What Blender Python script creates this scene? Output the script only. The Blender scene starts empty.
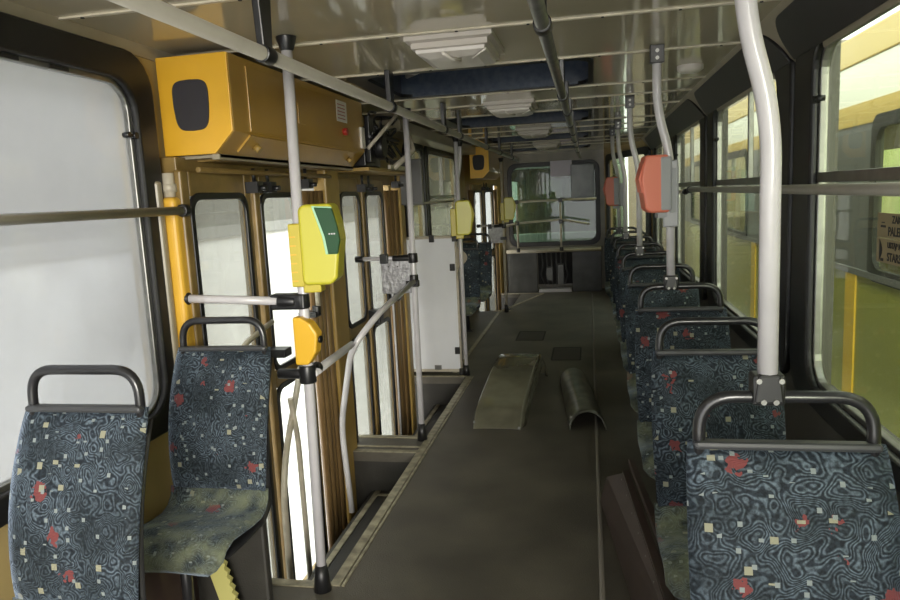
import bpy, bmesh, math, random
from mathutils import Vector, Matrix
random.seed(7)
SC = bpy.context.scene
COL = SC.collection
# ------------------------------------------------------------------ camera
def make_camera():
    yaw, pitch, roll, F = -0.19925, -0.14523, -0.0500, 705.7
    cy, sy = math.cos(yaw), math.sin(yaw)
    f = Vector((sy*math.cos(pitch), cy*math.cos(pitch), math.sin(pitch)))
    r0 = Vector((cy, -sy, 0)); u0 = r0.cross(f)
    r = math.cos(roll)*r0 + math.sin(roll)*u0
    u = -math.sin(roll)*r0 + math.cos(roll)*u0
    cam = bpy.data.cameras.new('camera'); o = bpy.data.objects.new('camera', cam)
    cam.sensor_width = 36; cam.lens = F/900*36; cam.clip_start = .03; cam.clip_end = 100
    m = Matrix(((r.x, u.x, -f.x, 0), (r.y, u.y, -f.y, 0), (r.z, u.z, -f.z, 1.55), (0, 0, 0, 1)))
    o.matrix_world = m
    COL.objects.link(o); SC.camera = o
make_camera()
# ------------------------------------------------------------------ world, light, exposure
w = bpy.data.worlds.new('world'); SC.world = w; w.use_nodes = True
w.node_tree.nodes['Background'].inputs[0].default_value = (.97, .98, 1, 1)
w.node_tree.nodes['Background'].inputs[1].default_value = 2.0
def area(name, loc, rot, sx, sy, power, col=(1, 1, 1)):
    l = bpy.data.lights.new(name, 'AREA'); l.shape = 'RECTANGLE'; l.size = sx; l.size_y = sy
    l.energy = power; l.color = col
    o = bpy.data.objects.new(name, l); o.location = loc; o.rotation_euler = rot; COL.objects.link(o)
    return o
area('fill_left', (-2.7, 4.0, 5.2), (0, math.radians(3), 0), 1.8, 16, 1000, (1, .98, .94))  # unseen area light added overhead to brighten the left wall and windows
area('fill_right', (0.5, 4.0, 6.0), (0, math.radians(-15), 0), 1.2, 16, 400, (1, .98, .9))  # unseen area light added to brighten the neighbouring tram's flank
area('fill_front', (1.9, -6.0, 2.2), (math.radians(86), 0, math.radians(15)), 2.8, 2.4, 520, (1, .95, .84))  # fill light added behind the camera to brighten the interior
SC.view_settings.view_transform = 'Standard'; SC.view_settings.look = 'None'
SC.view_settings.gamma = 1; SC.view_settings.exposure = 0.6
SC.view_settings.use_curve_mapping = False

# ------------------------------------------------------------------ materials
def mat(name, col, rough=.5, metal=0, spec=.5, bump=0, bscale=40, var=0, vscale=6, col2=None, coat=0):
    m = bpy.data.materials.new(name); m.use_nodes = True
    nt = m.node_tree; b = nt.nodes['Principled BSDF']
    b.inputs['Base Color'].default_value = (*col, 1); b.inputs['Roughness'].default_value = rough
    b.inputs['Metallic'].default_value = metal; b.inputs['Specular IOR Level'].default_value = spec
    b.inputs['Coat Weight'].default_value = coat; b.inputs['Coat Roughness'].default_value = .08
    if var or col2 or bump:
        tc = nt.nodes.new('ShaderNodeTexCoord')
    if var or col2:
        n = nt.nodes.new('ShaderNodeTexNoise'); n.inputs['Scale'].default_value = vscale
        n.inputs['Detail'].default_value = 6; nt.links.new(tc.outputs['Object'], n.inputs['Vector'])
        r = nt.nodes.new('ShaderNodeValToRGB'); r.color_ramp.elements[0].position = .35; r.color_ramp.elements[1].position = .68
        c2 = col2 or tuple(c*(1-var) for c in col)
        r.color_ramp.elements[0].color = (*c2, 1); r.color_ramp.elements[1].color = (*col, 1)
        nt.links.new(n.outputs[0], r.inputs[0]); nt.links.new(r.outputs[0], b.inputs['Base Color'])
    if bump:
        n2 = nt.nodes.new('ShaderNodeTexNoise'); n2.inputs['Scale'].default_value = bscale
        n2.inputs['Detail'].default_value = 4; nt.links.new(tc.outputs['Object'], n2.inputs['Vector'])
        bp = nt.nodes.new('ShaderNodeBump'); bp.inputs['Strength'].default_value = bump; bp.inputs['Distance'].default_value = .01
        nt.links.new(n2.outputs[0], bp.inputs['Height']); nt.links.new(bp.outputs[0], b.inputs['Normal'])
    return m
def glass(name, tint, dirt, dirtcol, gloss=.08, dscale=2.5):
    """thin pane: straight-through transmission, a mirror part by Fresnel, and a film of dust."""
    m = bpy.data.materials.new(name); m.use_nodes = True; nt = m.node_tree; nt.nodes.clear()
    N = nt.nodes.new; L = nt.links.new
    out = N('ShaderNodeOutputMaterial'); tr = N('ShaderNodeBsdfTransparent'); tr.inputs[0].default_value = (*tint, 1)
    gl = N('ShaderNodeBsdfGlossy'); gl.inputs['Roughness'].default_value = .02
    fr = N('ShaderNodeFresnel'); fr.inputs[0].default_value = 1.5
    mul = N('ShaderNodeMath'); mul.operation = 'MULTIPLY_ADD'; mul.inputs[1].default_value = .9; mul.inputs[2].default_value = gloss*.3
    L(fr.outputs[0], mul.inputs[0])
    ge = N('ShaderNodeNewGeometry'); inv = N('ShaderNodeMath'); inv.operation = 'SUBTRACT'; inv.inputs[0].default_value = 1; L(ge.outputs['Backfacing'], inv.inputs[1])
    mf = N('ShaderNodeMath'); mf.operation = 'MULTIPLY'; L(mul.outputs[0], mf.inputs[0]); L(inv.outputs[0], mf.inputs[1])
    m1 = N('ShaderNodeMixShader'); L(mf.outputs[0], m1.inputs[0]); L(tr.outputs[0], m1.inputs[1]); L(gl.outputs[0], m1.inputs[2])
    df = N('ShaderNodeBsdfDiffuse'); df.inputs[0].default_value = (*dirtcol, 1)
    tl = N('ShaderNodeBsdfTranslucent'); tl.inputs[0].default_value = (*dirtcol, 1)
    md = N('ShaderNodeMixShader'); md.inputs[0].default_value = .6; L(df.outputs[0], md.inputs[1]); L(tl.outputs[0], md.inputs[2])
    m2 = N('ShaderNodeMixShader'); L(m1.outputs[0], m2.inputs[1]); L(md.outputs[0], m2.inputs[2])
    tc = N('ShaderNodeTexCoord'); no = N('ShaderNodeTexNoise'); no.inputs['Scale'].default_value = dscale; no.inputs['Detail'].default_value = 5
    L(tc.outputs['Object'], no.inputs['Vector'])
    mr = N('ShaderNodeMapRange'); mr.inputs['From Min'].default_value = .3; mr.inputs['From Max'].default_value = .7
    mr.inputs['To Min'].default_value = dirt*.8; mr.inputs['To Max'].default_value = min(1, dirt*1.2)
    L(no.outputs[0], mr.inputs['Value']); L(mr.outputs[0], m2.inputs[0]); L(m2.outputs[0], out.inputs[0])
    return m
def seat_fabric(name, c0, c1, wear):
    m = bpy.data.materials.new(name); m.use_nodes = True; nt = m.node_tree; N = nt.nodes.new; L = nt.links.new
    b = nt.nodes['Principled BSDF']; b.inputs['Roughness'].default_value = .75; b.inputs['Specular IOR Level'].default_value = .25
    b.inputs['Sheen Weight'].default_value = .35; b.inputs['Sheen Roughness'].default_value = .4; b.inputs['Sheen Tint'].default_value = (.6, .75, 1, 1)
    tc = N('ShaderNodeTexCoord')
    oi = N('ShaderNodeObjectInfo')
    ad = N('ShaderNodeVectorMath'); ad.operation = 'ADD'
    sc = N('ShaderNodeMath'); sc.operation = 'MULTIPLY'; sc.inputs[1].default_value = 7; L(oi.outputs['Random'], sc.inputs[0])
    L(tc.outputs['Object'], ad.inputs[0]); L(sc.outputs[0], ad.inputs[1])
    V = ad.outputs[0]
    no = N('ShaderNodeTexNoise'); no.inputs['Scale'].default_value = 15; no.inputs['Detail'].default_value = 1.5; no.inputs['Roughness'].default_value = .35; L(V, no.inputs['Vector'])
    mu = N('ShaderNodeMath'); mu.operation = 'MULTIPLY'; mu.inputs[1].default_value = 150; L(no.outputs[0], mu.inputs[0])
    si = N('ShaderNodeMath'); si.operation = 'SINE'; L(mu.outputs[0], si.inputs[0])
    r = N('ShaderNodeMapRange'); r.inputs['From Min'].default_value = -.5; r.inputs['From Max'].default_value = .9; L(si.outputs[0], r.inputs['Value'])
    mx = N('ShaderNodeMix'); mx.data_type = 'RGBA'; mx.inputs['A'].default_value = (*c0, 1); mx.inputs['B'].default_value = (*c1, 1)
    L(r.outputs[0], mx.inputs['Factor'])
    # darker patches in the weave
    n2 = N('ShaderNodeTexNoise'); n2.inputs['Scale'].default_value = 7; n2.inputs['Detail'].default_value = 1; L(V, n2.inputs['Vector'])
    r2 = N('ShaderNodeMapRange'); r2.inputs['From Min'].default_value = .38; r2.inputs['From Max'].default_value = .6
    r2.inputs['To Min'].default_value = .35; L(n2.outputs[0], r2.inputs['Value'])
    m2 = N('ShaderNodeMix'); m2.data_type = 'RGBA'; m2.inputs['A'].default_value = (.012, .018, .022, 1); L(r2.outputs[0], m2.inputs['Factor']); L(mx.outputs['Result'], m2.inputs['B'])
    fn = N('ShaderNodeTexNoise'); fn.inputs['Scale'].default_value = 130; fn.inputs['Detail'].default_value = 2; L(V, fn.inputs['Vector'])
    fr_ = N('ShaderNodeMapRange'); fr_.inputs['From Min'].default_value = .35; fr_.inputs['From Max'].default_value = .65; fr_.inputs['To Min'].default_value = .45; fr_.inputs['To Max'].default_value = 1.3; L(fn.outputs[0], fr_.inputs['Value'])
    fm = N('ShaderNodeVectorMath'); fm.operation = 'SCALE'; L(m2.outputs['Result'], fm.inputs[0]); L(fr_.outputs[0], fm.inputs['Scale'])
    cur = fm.outputs[0]
    def spots(cur, scale, metric, thr, keep, col, jitter):
        vin = V
        if jitter:
            nn = N('ShaderNodeTexNoise'); nn.inputs['Scale'].default_value = 60; L(V, nn.inputs['Vector'])
            mm = N('ShaderNodeVectorMath'); mm.operation = 'SCALE'; mm.inputs['Scale'].default_value = jitter; L(nn.outputs['Color'], mm.inputs[0])
            aa = N('ShaderNodeVectorMath'); aa.operation = 'ADD'; L(V, aa.inputs[0]); L(mm.outputs[0], aa.inputs[1]); vin = aa.outputs[0]
        vo = N('ShaderNodeTexVoronoi'); vo.distance = metric; vo.inputs['Scale'].default_value = scale; L(vin, vo.inputs['Vector'])
        lt = N('ShaderNodeMath'); lt.operation = 'LESS_THAN'; lt.inputs[1].default_value = thr; L(vo.outputs['Distance'], lt.inputs[0])
        sp = N('ShaderNodeSeparateColor'); L(vo.outputs['Color'], sp.inputs[0])
        gt = N('ShaderNodeMath'); gt.operation = 'GREATER_THAN'; gt.inputs[1].default_value = keep; L(sp.outputs[0], gt.inputs[0])
        ml = N('ShaderNodeMath'); ml.operation = 'MULTIPLY'; L(lt.outputs[0], ml.inputs[0]); L(gt.outputs[0], ml.inputs[1])
        m3 = N('ShaderNodeMix'); m3.data_type = 'RGBA'; L(ml.outputs[0], m3.inputs['Factor']); L(cur, m3.inputs['A']); m3.inputs['B'].default_value = (*col, 1)
        return m3.outputs['Result']
    cur = spots(cur, 10, 'EUCLIDEAN', .24, .45, (.17, .045, .045), .05)
    cur = spots(cur, 17, 'CHEBYCHEV', .14, .4, (.27, .265, .19), 0)
    cur = spots(cur, 30, 'CHEBYCHEV', .15, .2, (.22, .25, .25), 0)
    if wear:
        n3 = N('ShaderNodeTexNoise'); n3.inputs['Scale'].default_value = 14; n3.inputs['Detail'].default_value = 6; L(V, n3.inputs['Vector'])
        r3 = N('ShaderNodeMapRange'); r3.inputs['From Min'].default_value = .35; r3.inputs['From Max'].default_value = .65
        r3.inputs['To Max'].default_value = wear; L(n3.outputs[0], r3.inputs['Value'])
        m4 = N('ShaderNodeMix'); m4.data_type = 'RGBA'; m4.inputs['B'].default_value = (.16, .175, .11, 1); L(cur, m4.inputs['A']); L(r3.outputs[0], m4.inputs['Factor'])
        cur = m4.outputs['Result']
    L(cur, b.inputs['Base Color'])
    bp = N('ShaderNodeBump'); bp.inputs['Strength'].default_value = .25; bp.inputs['Distance'].default_value = .003
    L(si.outputs[0], bp.inputs['Height']); L(bp.outputs[0], b.inputs['Normal'])
    return m

M = {}
M['fabric'] = seat_fabric('patterned_fabric', (.018, .025, .034), (.095, .125, .155), 0)
M['fabric_worn'] = seat_fabric('patterned_fabric_worn', (.03, .04, .045), (.12, .15, .16), .85)
M['black_tube'] = mat('black_painted_tube', (.017, .017, .019), .3, coat=.3)
M['black_plastic'] = mat('black_plastic', (.012, .012, .013), .35)
M['rubber'] = mat('black_rubber', (.012, .012, .013), .42, var=.4, vscale=8)
M['white_tube'] = mat('white_painted_tube', (.58, .565, .585), .28, coat=.3, var=.12, vscale=9)
M['cream_tube'] = mat('cream_painted_tube', (.55, .5, .4), .4, var=.3, vscale=14)
M['grey_tube'] = mat('grey_coated_tube', (.36, .34, .29), .35, var=.1, vscale=9)
M['alu'] = mat('dull_aluminium', (.27, .27, .255), .35, .85, var=.2, vscale=20)
M['alu_trim'] = mat('aluminium_floor_trim', (.40, .36, .25), .45, .35, var=.55, vscale=18)
M['ceiling'] = mat('ceiling_laminate', (.46, .41, .30), .07, spec=.8, var=.06, vscale=1.5)
M['seam'] = mat('ceiling_seam_trim', (.66, .6, .47), .35, var=.3, vscale=12)
M['cove'] = mat('cove_panel', (.33, .29, .21), .3, var=.2)
M['blue'] = mat('dark_blue_paint', (.028, .042, .075), .3, var=.6, vscale=30, col2=(.06, .075, .105))
M['dark'] = mat('dark_cavity', (.012, .012, .012), .7)
M['floor'] = mat('floor_covering', (.105, .094, .071), .48, spec=.5, col2=(.06, .053, .041), vscale=2.6, bump=.35, bscale=160)
M['step'] = mat('step_covering', (.03, .028, .023), .55, var=.3, vscale=9, bump=.2, bscale=150)
M['patch'] = mat('floor_patch', (.032, .026, .02), .55, var=.3, vscale=12)
M['wall'] = mat('side_wall_panel', (.45, .34, .15), .4, var=.15, vscale=3)
M['trim_dark'] = mat('dark_grey_plastic', (.05, .052, .056), .4)
M['wall_r'] = mat('dark_side_panel', (.085, .08, .07), .45, var=.2, vscale=3)
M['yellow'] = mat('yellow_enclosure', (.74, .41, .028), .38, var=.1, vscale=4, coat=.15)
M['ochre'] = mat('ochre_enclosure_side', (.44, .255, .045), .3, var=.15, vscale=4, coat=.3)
M['door'] = mat('mustard_door_frame', (.25, .165, .052), .4, var=.35, vscale=9)
M['door_col'] = mat('brown_door_column', (.23, .145, .06), .35, .1, var=.2, vscale=3)
M['post'] = mat('mustard_post', (.36, .235, .06), .4, var=.2, vscale=5)
M['post_y'] = mat('yellow_post', (.72, .42, .05), .35, var=.1, vscale=5)
M['panel_w'] = mat('white_partition', (.78, .80, .84), .22, spec=.5, var=.12, vscale=2)
M['lime'] = mat('yellow_validator', (.52, .48, .035), .35)
M['lime_d'] = mat('yellow_bracket', (.5, .41, .03), .4)
M['green'] = mat('green_validator_face', (.008, .06, .018), .4, spec=.25)
M['mint'] = mat('mint_edge', (.35, .62, .4), .3)
M['amber'] = mat('amber_button_box', (.72, .42, .03), .4)
M['red'] = mat('coral_validator', (.72, .19, .12), .4)
M['grey_p'] = mat('grey_plastic', (.30, .31, .33), .4)
M['checker'] = mat('checker_plate', (.42, .42, .44), .4, .4, bump=.8, bscale=45, col2=(.27, .27, .28), vscale=28)
M['lampw'] = mat('white_lamp_cover', (.62, .58, .54), .3)
M['lampf'] = mat('lamp_frame', (.5, .46, .42), .4)
M['olive_plate'] = mat('olive_glossy_panel', (.17, .165, .115), .12, col2=(.085, .08, .055), vscale=3.5, coat=.5)
M['gutter'] = mat('dusty_dark_pipe', (.16, .16, .12), .28, col2=(.05, .052, .042), vscale=10, coat=.3)
M['brown_sheet'] = mat('brown_sheet_metal', (.075, .05, .042), .4, .2, var=.25, vscale=6)
M['brass'] = mat('yellow_serrated_strip', (.6, .56, .2), .35, .3)
M['paper'] = mat('lavender_paper', (.5, .47, .58), .6)
M['paper_w'] = mat('off_white_paper', (.7, .66, .6), .6)
M['knob_red'] = mat('red_knob', (.35, .03, .02), .3)
M['sticker'] = mat('beige_sticker', (.33, .27, .15), .5)
M['ink'] = mat('dark_ink', (.02, .02, .02), .6)
M['glassL'] = glass('dusty_window_glass', (.9, .93, .95), .62, (.36, .36, .365), dscale=1.2)
M['glassD'] = glass('door_glass', (.92, .95, .93), .04, (.5, .5, .47))
M['glassG'] = glass('dusty_door_glass', (.85, .87, .84), .42, (.27, .275, .26), dscale=1.5)
M['glassW'] = glass('grimy_window_glass', (.55, .56, .48), .25, (.12, .12, .09), dscale=3)
M['glassR'] = glass('clear_window_glass', (.9, .95, .84), .025, (.6, .6, .5))
M['glassB'] = glass('rear_window_glass', (.55, .62, .56), .06, (.3, .33, .3))
M['blind'] = mat('grey_blue_blind', (.10, .115, .135), .3, col2=(.16, .175, .19), vscale=5)
M['out_white'] = mat('whitewashed_wall', (.84, .85, .86), .8, var=.08, vscale=2)
M['out_grey'] = mat('grey_plaster', (.17, .168, .15), .8, var=.1, vscale=1.5)
M['out_beige'] = mat('pinkish_plaster', (.42, .35, .30), .8, var=.1, vscale=2)
M['out_band'] = mat('grey_band', (.3, .3, .29), .7)
M['ground'] = mat('pale_concrete', (.7, .7, .68), .8, var=.15, vscale=3)
M['olive_body'] = mat('olive_tram_body', (.34, .34, .07), .3, var=.08, vscale=2, coat=.3)
M['ochre_body'] = mat('ochre_tram_cornice', (.42, .30, .09), .35)
M['white_body'] = mat('white_tram_band', (.62, .61, .55), .35)
M['yellow_body'] = mat('yellow_tram_stripe', (.78, .5, .04), .35)
M['grey_body'] = mat('grey_tram_pillar', (.13, .13, .13), .35)
M['pink'] = mat('faded_red_post', (.35, .07, .05), .5)
M['leafy'] = mat('pale_yellow_hall_wall', (.80, .78, .45), .8, col2=(.55, .68, .25), vscale=.9)

# ------------------------------------------------------------------ mesh helpers
def V3(*a): return Vector(a)
class MB:
    def __init__(s): s.v = []; s.f = []; s.sm = []; s.st = []
    def add(s, vs, fs, smooth=False):
        s.st.append((len(s.v), len(s.f))); b = len(s.v); s.v += [tuple(v) for v in vs]; s.f += [tuple(i+b for i in f) for f in fs]; s.sm += [smooth]*len(fs); return s
    def box(s, x0, x1, y0, y1, z0, z1):
        return s.add([(x0,y0,z0),(x1,y0,z0),(x1,y1,z0),(x0,y1,z0),(x0,y0,z1),(x1,y0,z1),(x1,y1,z1),(x0,y1,z1)],
              [(0,3,2,1),(4,5,6,7),(0,1,5,4),(1,2,6,5),(2,3,7,6),(3,0,4,7)])
    def prism(s, poly, d, smooth=False):
        """poly: list of 3D points (planar), extruded by vector d"""
        n = len(poly); d = Vector(d); P = [Vector(p) for p in poly]
        vs = P+[p+d for p in P]
        s.add(vs, [tuple(reversed(range(n))), tuple(range(n, 2*n))])
        b = len(s.v)-2*n
        for i in range(n):
            j = (i+1) % n; s.f.append((b+i, b+j, b+n+j, b+n+i)); s.sm.append(smooth)
        return s
    def ring(s, outer, inner, d, chamfer=0):
        s.st.append((len(s.v), len(s.f))); n = len(outer); d = Vector(d); O = [Vector(p) for p in outer]; I = [Vector(p) for p in inner]
        rings = [O, [p+d for p in O], [p+d for p in I], I]; b = len(s.v)
        for r in rings: s.v += [tuple(p) for p in r]
        for k in range(4):
            a, c = b+k*n, b+((k+1) % 4)*n
            for i in range(n):
                j = (i+1) % n; s.f.append((a+i, a+j, c+j, c+i)); s.sm.append(False)
        return s
    def tube(s, pts, r, n=12, cap=True, r2=None):
        s.st.append((len(s.v), len(s.f))); pts = [Vector(p) for p in pts]; m = len(pts); b = len(s.v)
        T = [(pts[min(i+1, m-1)]-pts[max(i-1, 0)]).normalized() for i in range(m)]
        up = Vector((0, 0, 1)) if abs(T[0].z) < .9 else Vector((1, 0, 0))
        nx = T[0].cross(up).normalized()
        for i in range(m):
            nx = (nx-T[i]*nx.dot(T[i])).normalized(); ny = T[i].cross(nx)
            rr = r if r2 is None else r+(r2-r)*i/(m-1)
            for k in range(n):
                a = 2*math.pi*k/n; s.v.append(tuple(pts[i]+nx*rr*math.cos(a)+ny*rr*math.sin(a)))
        for i in range(m-1):
            for k in range(n):
                j = (k+1) % n; s.f.append((b+i*n+k, b+i*n+j, b+(i+1)*n+j, b+(i+1)*n+k)); s.sm.append(True)
        if cap:
            s.f.append(tuple(b+k for k in reversed(range(n)))); s.sm.append(False)
            s.f.append(tuple(b+(m-1)*n+k for k in range(n))); s.sm.append(False)
        return s
    def grid(s, rows, closed=False, smooth=True):
        s.st.append((len(s.v), len(s.f))); b = len(s.v); m = len(rows); n = len(rows[0])
        for r in rows: s.v += [tuple(p) for p in r]
        for i in range(m-1):
            for k in range(n if closed else n-1):
                j = (k+1) % n; s.f.append((b+i*n+k, b+i*n+j, b+(i+1)*n+j, b+(i+1)*n+k)); s.sm.append(smooth)
        return s
    def screws(s, pts, r, d):
        for p in pts: s.tube([p, Vector(p)+Vector(d)], r, 8)
        return s
    def build(s, name, m, parent=None, bevel=0, solid=0, seg=2):
        me = bpy.data.meshes.new(name); me.from_pydata(s.v, [], s.f); me.materials.append(M[m] if isinstance(m, str) else m)
        me.polygons.foreach_set('use_smooth', s.sm)
        bm = bmesh.new(); bm.from_mesh(me); bmesh.ops.recalc_face_normals(bm, faces=bm.faces); bm.to_mesh(me); bm.free()
        o = bpy.data.objects.new(name, me); COL.objects.link(o)
        if parent:
            o.parent = parent
        if solid:
            md = o.modifiers.new('solid', 'SOLIDIFY'); md.thickness = solid; md.offset = 0
        if bevel:
            md = o.modifiers.new('bevel', 'BEVEL'); md.width = bevel; md.segments = seg; md.limit_method = 'ANGLE'; md.angle_limit = math.radians(40)
        return o
def each(q, name, m, parent=None, bevel=0, per=1):
    '''every `per` shapes of q become one part of their own'''
    st = q.st[::per]+[(len(q.v), len(q.f))]; out = []
    for (v0, f0), (v1, f1) in zip(st, st[1:]):
        p = MB(); p.v = q.v[v0:v1]; p.f = [tuple(i-v0 for i in f) for f in q.f[f0:f1]]; p.sm = q.sm[f0:f1]
        out.append(p.build(name, m, parent, bevel))
    return out
def fillet(pts, r, n=6):
    pts = [Vector(p) for p in pts]; out = [pts[0]]
    for i in range(1, len(pts)-1):
        a, p, c = pts[i-1], pts[i], pts[i+1]
        d1, d2 = (a-p), (c-p); rr = min(r, d1.length*.48, d2.length*.48)
        p0, p1 = p+d1.normalized()*rr, p+d2.normalized()*rr
        for k in range(n+1):
            t = k/n; out.append((1-t)**2*p0+2*t*(1-t)*p+t*t*p1)
    out.append(pts[-1]); return out
def rrect(u0, u1, v0, v1, r, f, n=6):
    out = []
    for cx, cy, a0 in ((u1-r, v1-r, 0), (u0+r, v1-r, 90), (u0+r, v0+r, 180), (u1-r, v0+r, 270)):
        for k in range(n+1):
            a = math.radians(a0+90*k/n); out.append(f(cx+r*math.cos(a), cy+r*math.sin(a)))
    return out
def empty(name, loc=(0, 0, 0), rz=0):
    o = bpy.data.objects.new(name, None); COL.objects.link(o); o.location = loc; o.rotation_euler.z = rz
    o.empty_display_size = .05; return o
def tag(o, label=None, cat=None, group=None, kind=None):
    if label: o['label'] = label
    if cat: o['category'] = cat
    if group: o['group'] = group
    if kind: o['kind'] = kind
    return o
def struct(o, label=None): return tag(o, label, None, None, 'structure')
def copy_tree(o, parent=None, loc=None):
    c = o.copy(); COL.objects.link(c)
    if parent: c.parent = parent
    if loc is not None: c.location = loc
    for ch in [x for x in list(bpy.data.objects) if x.parent == o]: copy_tree(ch, c)
    return c

XL, XR, H = -1.60, .80, 2.15     # side walls, ceiling height
YN, YT, YE = -.9, 9.3, 11.3      # near end, start of the taper, rear wall
def cx(side, y):                 # side wall position along the tram (tapers at the rear)
    t = max(0, (y-YT)/(YE-YT))
    return XL+t*.28 if side < 0 else XR-t*.56
# ------------------------------------------------------------------ floor, steps, ceiling, walls
fl = MB()
WX = -1.07
fl.box(WX, XR, YN, YE, -.06, 0)
fl.box(XL, WX, YN, 2.55, -.06, 0); fl.box(XL, WX, 4.03, 4.33, -.06, 0); fl.box(XL, WX, 5.85, 9.3, -.06, 0)
fl.box(XL, WX, 10.9, YE, -.06, 0)
struct(fl.build('floor', 'floor'), 'dark grey-brown dusty tram floor covering')
def well(y0, y1, x1=WX):
    s = MB()
    s.box(x1-.28, x1, y0, y1, -.31, -.25); s.box(XL-.02, x1-.28, y0, y1, -.60, -.54)
    s.box(x1-.02, x1, y0, y1, -.25, -.06); s.box(x1-.30, x1-.28, y0, y1, -.54, -.25)
    s.box(XL, x1, y0-.02, y0, -.54, -.06); s.box(XL, x1, y1, y1+.02, -.54, -.06)
    return s
struct(well(2.55, 4.03).build('floor', 'step'), 'sunken dark entrance steps at the nearest door')
struct(well(4.33, 5.85).build('floor', 'step'), 'sunken dark entrance steps at the second door')
struct(well(9.3, 10.9).build('floor', 'step'), 'sunken dark entrance steps at the rear door')
t = MB()
def strip(mb, a, b, wd=.022, h=.006, z=0):
    a, b = Vector((*a, z)), Vector((*b, z)); d = (b-a).normalized(); n = Vector((-d.y, d.x, 0))*wd
    mb.prism([a-n, b-n, b+n, a+n], (0, 0, h))
strip(t, (WX+.02, 2.53), (WX+.02, 5.87)); strip(t, (WX+.055, 2.53), (WX+.055, 5.87), .006)
strip(t, (XL, 2.53), (WX, 2.53)); strip(t, (XL, 4.05), (WX, 4.05), .02); strip(t, (XL, 4.13), (WX, 4.13), .008); strip(t, (XL, 4.31), (WX, 4.31), .02)
strip(t, (XL, 5.87), (WX, 5.87), .02)
strip(t, (-1.48, 2.5), (-1.36, 2.1), .018)
struct(t.build('trim_1', 'alu_trim'), 'worn aluminium edging round the entrance steps')
t = MB(); strip(t, (-1.20, 6.0), (-1.20, 9.2), .018); strip(t, (-1.20, 9.2), (-.72, 10.85), .022); strip(t, (-1.3, 9.28), (-1.05, 9.28), .015); strip(t, (-1.45, 10.88), (-.72, 10.88), .02)
struct(t.build('trim_2', 'alu_trim'), 'light metal edging along the left seats and rear door')
t = MB(); strip(t, (-1.33, 2.56), (-1.33, 4.02), .016, .006, -.25); strip(t, (-1.33, 3.96), (-1.08, 3.96), .012, .006, -.25)
strip(t, (-1.33, 4.34), (-1.33, 5.84), .016, .006, -.25)
struct(t.build('trim_3', 'alu_trim'), 'worn metal nosing on the upper entrance step')
t = MB(); t.tube([(.02, YN, .004), (.02, 10.7, .004)], .011, 8)
struct(t.build('trim_4', mat('floor_joint', (.15, .135, .11), .5)), 'raised dark strip running along the middle of the floor')
for i, (x0, x1, y0, y1) in enumerate(((-.80, -.50, 7.35, 7.85), (-.38, -.10, 6.45, 7.0))):
    t = MB(); t.ring(rrect(x0, x1, y0, y1, .02, lambda a, b: (a, b, .001)), rrect(x0+.015, x1-.015, y0+.015, y1-.015, .01, lambda a, b: (a, b, .001)), (0, 0, .003))
    o = empty('floor_hatch', ((x0+x1)/2, y0, 0)); 
    p = MB().box(x0-(x0+x1)/2+.015, (x1-x0)/2-.015, .015, y1-y0-.015, .001, .003).build('cover', 'patch', o)
    t.v = [(v[0]-(x0+x1)/2, v[1]-y0, v[2]) for v in t.v]; t.build('frame', 'dark', o)
    tag(o, ['square maintenance hatch in the floor nearer the white partition', 'dark reddish-brown maintenance hatch in the floor beyond the half pipe'][i], 'hatch')

# ceiling with hatch openings
HX0, HX1 = -1.10, .03
hatches = [(3.45, 4.25), (5.55, 6.35), (7.65, 8.45), (9.75, 10.4)]
c = MB(); yy = YN
for a, b in hatches:
    c.box(XL, .68, yy, a, H, H+.02); c.box(XL, HX0, a, b, H, H+.02); c.box(HX1, .68, a, b, H, H+.02); yy = b
c.box(XL, .68, yy, YE, H, H+.02)
c.box(XL-.05, XR+.1, YN, YE, H+.34, H+.36)
struct(c.build('ceiling', 'ceiling'), 'glossy beige laminate tram ceiling')
seamy = [.7, 1.35, 2.0, 2.64, 3.38, 4.33, 4.85, 5.48, 6.42, 7.0, 7.58, 8.52, 9.1, 9.68]
t = MB()
for y in seamy:
    t.box(XL, .68, y-.008, y+.008, H-.006, H)
struct(t.build('trim_5', 'seam'), 'cream strips across the ceiling joints')
t = MB()
for y in seamy:
    for k in range(9): t.tube([(-1.5+k*.26, y, H-.0055), (-1.5+k*.26, y, H-.009)], .006, 6)
struct(t.build('trim_6', 'dark'), 'dark screw heads in the ceiling strips')
t = MB()
t.prism([(.655, YN, H), (.68, YN, H+.015), (XR, YN, 2.0), (XR-.012, YN, 1.985)], (0, YT-YN, 0)).prism([(-1.575, YN, H), (XL, YN, H), (XL, YN, 2.11), (-1.59, YN, 2.11)], (0, YT-YN, 0))
struct(t.build('trim_7', 'cove'), 'beige cove strip between ceiling and right windows')
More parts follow.
